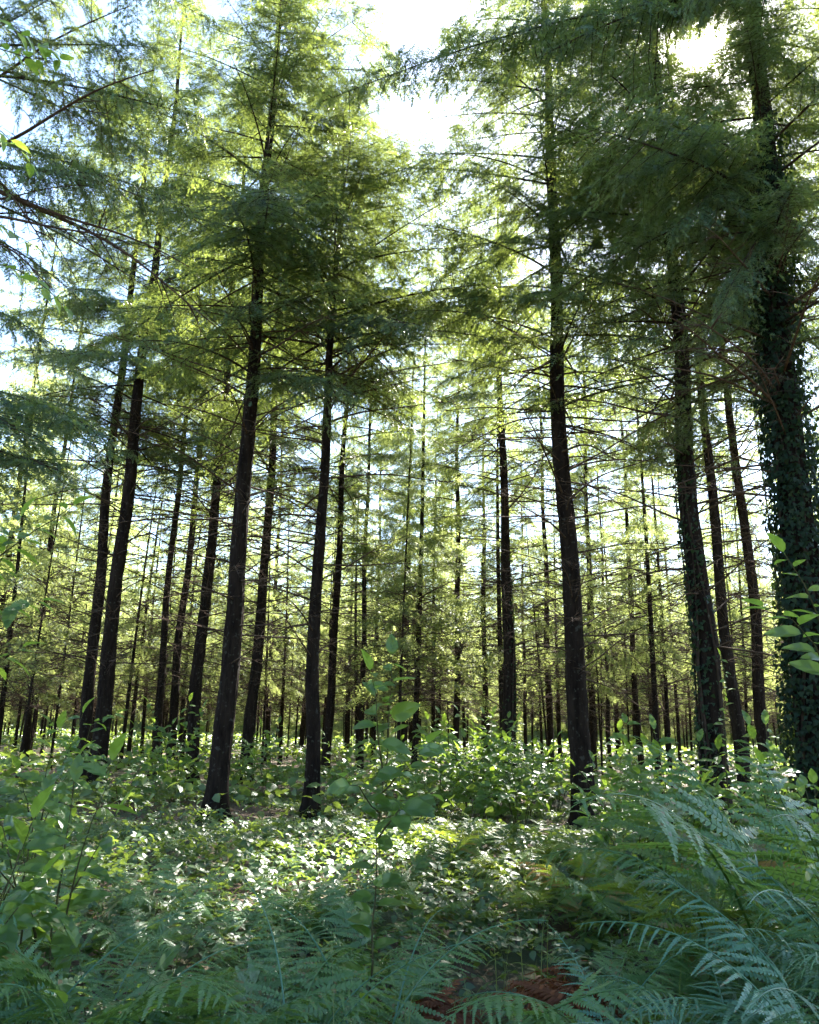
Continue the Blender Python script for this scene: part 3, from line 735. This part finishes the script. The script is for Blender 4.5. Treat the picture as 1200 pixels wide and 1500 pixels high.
SPECS = [frond_spec(i, a1=[1.7, 1.9, 1.5, 2.1, 1.65, 1.35, 2.3, 1.8, 1.6, 2.0][i], Ltot=[1.25, 1.2, 1.35, 1.15, 1.3, 1.4, 1.2, 1.1, 1.0, 1.3][i]) for i in range(10)]
COMB = [frond_spec(40 + i, a1=[1.7, 1.9, 1.55, 2.1, 1.65, 1.4, 2.2, 1.8, 1.6, 2.0][i], Ltot=[1.25, 1.2, 1.3, 1.15, 1.3, 1.35, 1.2, 1.1, 1.0, 1.3][i], pairs=25, stipe=0.28) for i in range(10)]
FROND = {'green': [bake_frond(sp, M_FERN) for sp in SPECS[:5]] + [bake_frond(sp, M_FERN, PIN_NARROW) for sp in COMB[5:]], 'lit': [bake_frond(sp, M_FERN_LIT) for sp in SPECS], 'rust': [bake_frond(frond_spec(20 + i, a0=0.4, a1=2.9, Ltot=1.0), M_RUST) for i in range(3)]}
RACHIS = [sp[0].build('rachis', [M_FERN_SKY]) for sp in COMB]
RACHIS_WIDE = [sp[0].build('rachis', [M_FERN]) for sp in SPECS]
PINNA = {'blue': [mesh_from('pinna', *PIN_NARROW[i], [M_FERN_SKY]) for i in range(3)], 'green': [mesh_from('pinna', *PIN_NARROW[i], [M_FERN]) for i in range(3)], 'wide': [mesh_from('pinna', *PIN_WIDE[i], [M_FERN]) for i in range(3)]}

def fern(px, depth, size, n, label, group=None, kind='green', detail=False, seed=0, aim=None, spread=0.5):
    r_ = random.Random(seed); x = px_x(px, depth); base = (x, depth, float(gz(x, depth)) - 0.02)
    t = root('bracken_fern', base, label, 'fern', group)
    a0 = r_.uniform(0, 6.28)
    for i in range(n):
        az = (a0 + i * 6.283 / n + r_.uniform(-0.5, 0.5)) if aim is None else aim + (i - (n - 1) / 2) * spread + r_.uniform(-0.2, 0.2)
        s = size * r_.uniform(0.78, 1.1); k = r_.randrange(10)
        tilt = r_.uniform(-0.05, 0.22)
        Mx = Matrix.Rotation(az, 4, 'Z') @ Matrix.Rotation(tilt, 4, 'Y') @ Matrix.Rotation(r_.uniform(-0.2, 0.2), 4, 'X') @ Matrix.Diagonal((s, s, s, 1))
        Mx.translation = (r_.uniform(-0.05, 0.05), r_.uniform(-0.05, 0.05), 0)
        if kind == 'rust':
            obj('frond', FROND['rust'][k % 3], t, Mx)
        elif detail:
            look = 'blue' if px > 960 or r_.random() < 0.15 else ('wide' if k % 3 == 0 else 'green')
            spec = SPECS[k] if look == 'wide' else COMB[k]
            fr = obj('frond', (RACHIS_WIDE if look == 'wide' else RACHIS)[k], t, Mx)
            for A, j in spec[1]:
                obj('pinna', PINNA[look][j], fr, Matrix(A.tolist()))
        else:
            obj('frond', FROND[kind][k], t, Mx)
    return t

PI = math.pi
NEAR_FERNS = [
 (1190, 3.25, 1.12, 6, 'largest pale blue-green bracken, arching low beside the path edge', PI * 1.0, 0.42),
 (1255, 3.9, 1.25, 5, 'broad blue-green bracken behind the largest one', PI * 1.0, 0.4),
 (1050, 3.15, 0.98, 5, 'low bracken tucked under the largest blue-green one', PI * 0.95, 0.6),
 (915, 3.25, 0.92, 4, 'small bracken with a bleached lower frond beside the rusty dead fern', PI * 1.2, 0.9),
 (860, 3.9, 0.80, 4, 'dark bracken with one round-shouldered frond above the rusty dead fern', PI * 0.4, 1.2),
 (640, 3.2, 0.95, 4, 'bracken with a fan of blue-green fronds just in front of the slender sapling', PI * 1.6, 1.0),
 (560, 3.5, 0.92, 5, 'bracken with bright drooping fronds at the foot of the slender sapling', PI * 0.2, 1.1),
 (55, 3.1, 1.02, 5, 'feathery dark bracken under the broad-leaved chestnut bush', PI * 0.1, 0.9),
 (185, 3.3, 0.98, 5, 'bracken with pale green fronds beside the chestnut bush', PI * 0.3, 1.1),
 (330, 3.5, 0.92, 6, 'low dark bracken among the shaded brambles', PI * 0.5, 1.05),
 (440, 3.3, 0.95, 5, 'wide pale bracken between the shaded brambles and the slender sapling', PI * 1.3, 1.2),
]
for i, (px, dep, sz, n, lab, aim, spr) in enumerate(NEAR_FERNS):
    fern(px, dep + 0.3, sz * 1.12, n + 1, lab, detail=True, seed=500 + i, aim=aim, spread=spr)
fern(1105, 4.9, 1.95, 4, 'tallest pale bracken arching in front of the ivied fir', seed=520, aim=PI * 0.8, spread=0.7)
fern(1175, 5.2, 1.7, 5, 'tall bracken between the tallest pale one and the massive ivy-clad fir', seed=521)
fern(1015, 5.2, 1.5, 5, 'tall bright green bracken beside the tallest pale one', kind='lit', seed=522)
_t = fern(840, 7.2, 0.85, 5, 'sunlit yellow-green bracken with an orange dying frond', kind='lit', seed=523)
of = obj('frond', bake_frond(SPECS[3], M_ORANGE), _t, Matrix.Rotation(2.6, 4, 'Z') @ Matrix.Diagonal((0.8, 0.8, 0.8, 1))); of['label'] = 'orange dying frond'
fern(770, 4.15, 1.4, 8, 'rust-red dead bracken hanging in a tangle', kind='rust', seed=524)
fern(990, 4.6, 0.5, 4, 'small rusty dead bracken in the shade under green ferns', kind='rust', seed=525)
fern(835, 5.2, 0.8, 5, 'small faded brown bracken in the sunlit bramble', kind='rust', seed=526)
r_ = random.Random(77)
for i in range(130):
    for _ in range(30):
        dep = r_.uniform(3.4, 9.5); px = r_.uniform(-80, 1280) if i < 85 else r_.uniform(180, 900)
        if (4.4 < dep < 6.4 and 590 < px < 830) or (dep < 5.0 and 690 < px < 880): continue
        if dep > 7 and px < 560: continue
        break
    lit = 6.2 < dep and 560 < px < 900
    sz = r_.uniform(0.45, 0.75) + (0.2 if px > 900 and dep > 4 else 0)
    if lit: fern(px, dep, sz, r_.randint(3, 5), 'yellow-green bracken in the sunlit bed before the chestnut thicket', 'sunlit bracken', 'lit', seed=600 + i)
    elif px > 880: fern(px, dep, sz, r_.randint(3, 6), 'green bracken in the shaded bank around the tall ferns', 'bracken of the shaded bank', seed=600 + i)
    else: fern(px, dep, sz, r_.randint(3, 5), 'green bracken in the low shady bed before the brambles', 'bracken of the low bed', seed=600 + i)

# ------------------------------------------------------------------ broad-leaved shrubs and saplings, leaf by leaf
def leaf_mesh(L, W, rows, serr, fold, curl, p, mat=M_LEAF):
    V, F = leaf_arrays(1.0, W, rows, serr, fold, curl, p); V = V * L
    mb = MB(); mb.add(V + np.array([L * 0.10, 0, 0]), F[:, [0, 1, 2]], 0, 0.5)
    mb.add([(0, 0.0015, 0.001), (0, -0.0015, 0.001), (L * 0.11, 0, 0.001)], [(0, 1, 2)], 0, 0.7)
    return mb.build('leaf', [mat], True)
CHESTNUT = [leaf_mesh(0.17, 0.42, 9, 0.07, 0.35, c, 0.85) for c in (0.1, 0.25, 0.4)]
BROAD = [leaf_mesh(0.13, 0.54, 9, 0.04, 0.3, c, 0.8) for c in (0.08, 0.18, 0.3)]
OVATE = [leaf_mesh(0.10, 0.58, 7, 0.03, 0.3, c, 0.75) for c in (0.08, 0.2, 0.35)]

def leafy(t, base, stems, meshes, seed, size=1.0, spacing=0.06, start=0.3, droop=0.25, cap=290):
    """stems: polylines in world space; leaves alternate along their upper part, each its own object"""
    r_ = random.Random(seed); mb = MB(); base = np.asarray(base); n = 0
    for st in stems:
        st = np.asarray(st, float) - base; seg = np.linalg.norm(np.diff(st, axis=0), axis=1); cum = np.concatenate([[0], np.cumsum(seg)]); T = cum[-1]
        u = np.linspace(0, T, max(6, int(T / 0.12))); C = np.stack([np.interp(u, cum, st[:, k]) for k in range(3)], -1)
        C[1:-1] += np.array([[r_.gauss(0, 0.006) for _ in range(3)] for _ in range(len(C) - 2)])
        mb.tube(C, (0.0035 + 0.0035 * T) * (1 - 0.85 * u / T) * min(1.0, size), 5)
        s = T * start; sg = 1
        while s < T and n < cap:
            p = np.array([np.interp(s, u, C[:, k]) for k in range(3)]); q = np.array([np.interp(min(T, s + 0.05), u, C[:, k]) for k in range(3)]); pv = np.array([np.interp(s - 0.05, u, C[:, k]) for k in range(3)])
            d = unit(q - pv); sd = np.cross(d, (0.0, 0.0, 1.0))
            if np.linalg.norm(sd) < 0.35: a = r_.uniform(0, 6.28); sd = np.array([math.cos(a), math.sin(a), 0.0])
            sd = unit(sd) * sg; sg = -sg
            e = unit(sd * 0.9 + d * r_.uniform(0.15, 0.6) + np.array([r_.gauss(0, 0.25), r_.gauss(0, 0.25), -droop + r_.gauss(0, 0.22)]))
            k = size * r_.uniform(0.65, 1.15) * (1.0 - 0.35 * (s / T) ** 6)
            obj('leaf', r_.choice(meshes), t, frame(p, e, up=(r_.gauss(0, 0.2), -0.5, 0.9), s=k, roll=r_.gauss(0, 0.3)))
            n += 1; s += spacing * size * r_.uniform(0.7, 1.3)
        if n < cap: obj('leaf', r_.choice(meshes), t, frame(C[-1], d, s=size * 0.8)); n += 1
    obj('stem', mb.build('stem', [M_STEM], True), t)

def shrub(px, depth, height, nst, label, group=None, seed=0, size=1.0, meshes=None, spread=0.55, spacing=0.06, start=0.25):
    r_ = random.Random(seed); x = px_x(px, depth); base = np.array([x, depth, float(gz(x, depth))])
    t = root('chestnut_shrub', base, label, 'shrub', group); stems = []
    for i in range(nst):
        a = i * 6.283 / nst + r_.uniform(-0.6, 0.6); h = height * r_.uniform(0.6, 1.05); sp = spread * r_.uniform(0.4, 1.15)
        o = base + np.array([math.cos(a), math.sin(a), 0]) * 0.06
        e = np.array([math.cos(a) * sp, math.sin(a) * sp, h]); mid = np.array([math.cos(a) * sp * 0.35, math.sin(a) * sp * 0.35, h * 0.55])
        stems.append([o, base + mid, base + e])
        if r_.random() < 0.7:
            b = a + r_.uniform(-1.2, 1.2); stems.append([base + mid, base + mid + np.array([math.cos(b) * sp * 0.7, math.sin(b) * sp * 0.7, h * 0.25])])
    leafy(t, base, stems, meshes or CHESTNUT, seed, size, spacing, start)
THICKET = [(645, 15.5, 1.5), (690, 14.6, 1.55), (730, 15.8, 1.6), (775, 15.0, 1.5), (705, 13.2, 1.2), (760, 13.0, 1.15), (810, 16.5, 1.5), (625, 13.6, 1.0)]
for i, (px, dep, h) in enumerate(THICKET):
    shrub(px, dep, h * 1.18, 8, 'chestnut shoot clump in the sunlit thicket behind the fallen stick', 'chestnut thicket', 700 + i, size=1.45, spread=0.85, spacing=0.05)
for i, (px, dep, h) in enumerate([(905, 10.5, 1.45), (950, 9.0, 1.5), (985, 8.0, 1.5), (1030, 8.8, 1.3), (920, 7.8, 1.15), (1120, 7.6, 1.6), (1180, 7.0, 1.6)]):
    shrub(px, dep, h * 1.08, 6, 'leafy chestnut shoots growing between the lone black fir and the ivied fir', 'chestnut shoots of the bank', 720 + i, size=1.3, spread=0.65, spacing=0.05)
for i, (px, dep, h) in enumerate([(265, 15.5, 1.6), (235, 17.0, 1.2), (400, 17.0, 1.3), (520, 16.0, 1.2), (575, 17.5, 1.3), (345, 18.0, 1.2), (195, 14.0, 0.9)]):
    shrub(px, dep, h * 1.15, 6, 'bright chestnut shoots at the feet of the dark firs beyond the brambles', 'chestnut shoots among the firs', 740 + i, size=1.4, spread=0.7, spacing=0.055)
shrub(-5, 3.6, 1.20, 4, 'large dark chestnut bush with big drooping leaves at the edge of the fern bed', None, 760, size=1.2, spread=0.65, spacing=0.05, start=0.2)
shrub(115, 4.2, 1.45, 4, 'upright chestnut shoots with pale grey-green leaf backs behind the large bush', None, 761, size=1.2, spread=0.42, spacing=0.06, start=0.35)
shrub(195, 3.7, 0.72, 4, 'knee-high chestnut seedling with shiny leaves beside the large bush', None, 762, size=1.1, spread=0.4, spacing=0.065, start=0.3)
shrub(60, 6.2, 1.5, 5, 'taller lit chestnut bush behind the large dark one', None, 763, size=1.1, spread=0.6)
shrub(1205, 4.4, 1.35, 5, 'broad-leaved bush with bluish leaves at the foot of the massive ivy-clad fir', None, 764, size=1.0, spread=0.5, meshes=OVATE)

# slender sapling in the middle
b = at(540, 1410, 4.3); b[2] = float(gz(b[0], 4.3))
t = root('sapling', b, 'slender sapling with two thin stems and round leaves rising from the ferns', 'sapling')
leafy(t, b, [[b, at(551, 1250, 4.3), at(561, 1150, 4.3)], [at(561, 1150, 4.3), at(556, 1060, 4.25), at(543, 985, 4.2)], [at(561, 1150, 4.3), at(570, 1060, 4.35), at(574, 962, 4.4)], [at(561, 1160, 4.3), at(600, 1120, 4.1), at(625, 1090, 4.0)],
             [at(556, 1190, 4.3), at(520, 1150, 4.1), at(505, 1140, 4.0)], [at(558, 1180, 4.3), at(600, 1170, 4.5), at(625, 1165, 4.6)], [at(553, 1230, 4.3), at(580, 1190, 4.0), at(610, 1180, 4.5)]], OVATE, 801, size=1.55, spacing=0.03, start=0.3, droop=0.15)
# shoots at the frame's sides
b = np.array([px_x(1290, 3.0), 3.0, 0.0])
t = root('sapling', b, 'bright green leafy shoot leaning in front of the massive ivy-clad fir', 'sapling')
leafy(t, b, [[b, at(1270, 1150, 3.0), at(1215, 960, 2.95), at(1185, 880, 2.9), at(1150, 812, 2.85)], [at(1250, 1080, 3.0), at(1190, 935, 2.8), at(1160, 908, 2.75), at(1120, 890, 2.7)]], BROAD, 802, size=0.95, spacing=0.05, start=0.42, droop=0.05)
b = np.array([px_x(-130, 3.4), 3.4, 0.0])
t = root('sapling', b, 'tall leafy sapling whose twigs dangle in front of the near drooping fir', 'sapling')
leafy(t, b, [[b, at(-120, 700, 3.4), at(-110, 300, 3.4), at(-70, -40, 3.4), at(40, -20, 3.3)],
             [at(-112, 420, 3.4), at(-40, 380, 3.3), at(45, 400, 3.2), at(95, 450, 3.1)], [at(-112, 330, 3.4), at(-40, 310, 3.3), at(30, 350, 3.2), at(50, 360, 3.2)],
             [at(-100, 200, 3.4), at(-30, 170, 3.3), at(20, 210, 3.2), at(45, 240, 3.2)], [at(-80, 40, 3.4), at(0, 30, 3.3), at(60, 60, 3.2), at(95, 95, 3.2)], [at(-90, 90, 3.4), at(-20, 60, 3.3), at(35, 85, 3.2), at(85, 85, 3.2)]], OVATE, 803, size=0.95, spacing=0.05, start=0.5, droop=0.3)
b = np.array([px_x(-100, 3.9), 3.9, 0.0])
t = root('sapling', b, 'chestnut sapling with bunched dark leaves in front of the close pair of firs', 'sapling')
leafy(t, b, [[b, at(-90, 1000, 3.9), at(-60, 860, 3.85), at(20, 800, 3.8), at(105, 742, 3.7)], [at(-80, 950, 3.9), at(-10, 890, 3.8), at(60, 880, 3.75)], [at(-70, 900, 3.9), at(-10, 850, 3.8), at(30, 760, 3.8)], [at(-85, 1000, 3.9), at(0, 960, 3.8), at(30, 950, 3.8)]], CHESTNUT, 804, size=0.9, spacing=0.045, start=0.5, droop=0.2)
b = np.array([px_x(120, 6.5), 6.5, 0.0])
t = root('sapling', b, 'young twiggy sapling at the feet of the close pair of firs', 'sapling')
leafy(t, b, [[b, at(110, 1130, 6.5), at(135, 1060, 6.4), at(170, 1045, 6.3)], [at(110, 1150, 6.5), at(90, 1080, 6.5), at(75, 1060, 6.5)], [at(112, 1130, 6.5), at(125, 1100, 6.3), at(105, 1090, 6.2)]], CHESTNUT, 805, size=0.9, spacing=0.06, start=0.4)
b = np.array([px_x(1058, 8.5), 8.5, 0.0])
t = root('sapling', b, 'thin sunlit creeper-like shoot in front of the ivied fir', 'sapling')
leafy(t, b, [[b, at(1060, 1060, 8.5), at(1066, 1000, 8.5), at(1055, 960, 8.5)]], OVATE, 806, size=1.0, spacing=0.05, start=0.4)

# ------------------------------------------------------------------ ground cover (stuff)
LEAFLET = leaf_arrays(1.0, 0.62, 2, 0, 0.2, 0.2, 0.8)
def trifoliate():
    V0, F0 = LEAFLET; V, F = [], []
    for k, a in enumerate((-1.25, 0, 1.25)):
        c, s = math.cos(a), math.sin(a); R = np.array([[c, -s, 0], [s, c, 0], [0, 0, 1]])
        V.append(V0 @ R.T + np.array([0.15 * c, 0.15 * s, 0])); F.append(F0 + len(V0) * k)
    return np.concatenate(V), np.concatenate(F)
def cover(name, label, cat, n, y0, y1, hmin, hmax, smin, smax, tmpl, mat, seed, tilt=0.45, dens=None, wide=0.66):
    rng = np.random.RandomState(seed)
    y = np.sqrt(rng.uniform(y0 ** 2, y1 ** 2, n)); x = rng.uniform(-1, 1, n) * (wide * y + 1.5)
    keep = rng.rand(n) < (dens(x, y) if dens else 1.0); x, y = x[keep], y[keep]; n = len(x)
    mound = np.clip(0.5 + 0.6 * noise2(x, y, seed), 0.05, 1.2)
    z = gz(x, y) + hmin + (hmax - hmin) * mound * (0.35 + 0.65 * rng.rand(n) ** 0.6)
    a = rng.uniform(0, 6.28, n); X = np.stack([np.cos(a), np.sin(a), rng.normal(-0.1, 0.3, n)], -1)
    Z = np.stack([rng.normal(0, tilt, n), rng.normal(0, tilt, n), np.ones(n)], -1)
    V, F, T = scatter(np.stack([x, y, z], -1), X, Z, rng.uniform(smin, smax, n), tmpl, np.clip(0.45 + 0.25 * noise2(x, y, seed + 5) + rng.normal(0, 0.18, n), 0, 1))
    o = obj(name, mesh_from(name, V, F, np.zeros(len(F)), T, [mat])); tag(o, label, cat, kind='stuff'); return o
cover('bramble_cover', 'low tangle of bramble leaves carpeting the clearing', 'bramble', 52000, 3.0, 17, 0.04, 0.46, 0.035, 0.10, trifoliate(), M_BRAMBLE, 21, dens=lambda x, y: np.clip(0.7 + 0.9 * noise2(x * 1.1, y * 1.1, 31), 0.08, 1) * (1 - 0.85 * np.exp(-((x - 0.62) ** 2 + (y - 3.9) ** 2) / 0.8)))
cover('undergrowth', 'leafy undergrowth spreading beneath the far firs', 'undergrowth', 56000, 12, 66, 0.05, 1.0, 0.12, 0.26, LEAFLET, M_BRAMBLE, 22, tilt=0.7, dens=lambda x, y: np.clip(0.65 + 0.7 * noise2(x * 0.8, y * 0.8, 33), 0.3, 1))
cover('leaf_litter', 'dry brown fallen leaves and needles on the ground', 'litter', 16000, 3.0, 22, 0.004, 0.03, 0.03, 0.075, LEAFLET, M_LITTER, 23, tilt=0.3)
def grass():
    rng = np.random.RandomState(41); mb = MB()
    spots = [(655, 4.6, 5), (478, 3.2, 6), (350, 3.0, 8), (600, 3.6, 12), (1170, 2.9, 6), (930, 3.9, 6), (250, 4.2, 8), (760, 5.2, 10)]
    for px, dep, n in spots:
        for _ in range(n):
            x = px_x(px, dep) + rng.normal(0, 0.10); y = dep + rng.normal(0, 0.10); h = rng.uniform(0.45, 0.95); a = rng.uniform(0, 6.28); b = rng.uniform(0.1, 0.5) * h
            w = 0.0035; s = np.linspace(0, 1, 7)
            C = np.stack([x + math.cos(a) * b * s ** 2, y + math.sin(a) * b * s ** 2, gz(x, y) + h * s - 0.15 * h * s ** 3], -1)
            sd = np.array([-math.sin(a), math.cos(a), 0]) * w
            V = np.concatenate([C - sd * (1 - s[:, None] * 0.9), C + sd * (1 - s[:, None] * 0.9)]); F = []
            for i in range(6): F += [(i, i + 1, i + 7), (i + 1, i + 8, i + 7)]
            mb.add(V, F, 0, rng.rand())
    o = obj('grass', mb.build('grass', [M_GRASS])); tag(o, 'long thin grass blades standing among the ferns', 'grass', kind='stuff')
grass()

# fallen sticks
def stick(p, q, r0, label, seed):
    rng = np.random.RandomState(seed); p, q = np.asarray(p), np.asarray(q); mid = (p + q) / 2
    t = root('fallen_stick', (mid[0], mid[1], float(gz(mid[0], mid[1]))), label, 'stick'); b = np.array(t.location)
    s = np.linspace(0, 1, 12); C = p - b + (q - p) * s[:, None] + rng.normal(0, 0.012, (12, 3)); mb = MB(); mb.tube(C, r0 * (1 - 0.6 * s), 7); obj('shaft', mb.build('shaft', [M_DEAD], True), t)
    for k in range(3):
        c = C[rng.randint(3, 10)]; d = unit(unit(q - p) + rng.normal(0, 0.6, 3) + np.array([0, 0, 0.3])); mb = MB(); mb.tube([c, c + d * 0.2, c + d * 0.2 + unit(d + rng.normal(0, 0.3, 3)) * 0.2], [r0 * 0.4, r0 * 0.3, r0 * 0.15], 5); obj('twig', mb.build('twig', [M_DEAD]), t)
def gp(px, dep, h): x = px_x(px, dep); return (x, dep, float(gz(x, dep)) + h)
stick(gp(622, 12.2, 0.22), gp(705, 11.6, 0.10), 0.028, 'pale fallen stick lying before the sunlit chestnut thicket', 1)
stick(gp(900, 4.3, 0.32), gp(1010, 4.0, 0.24), 0.010, 'thin reddish stick lying over the dead bracken', 2)
stick(gp(1005, 9.4, 0.75), gp(870, 12.6, 0.95), 0.012, 'thin leaning stick behind the chestnut shoots of the bank', 3)
print('objects', len(bpy.data.objects))
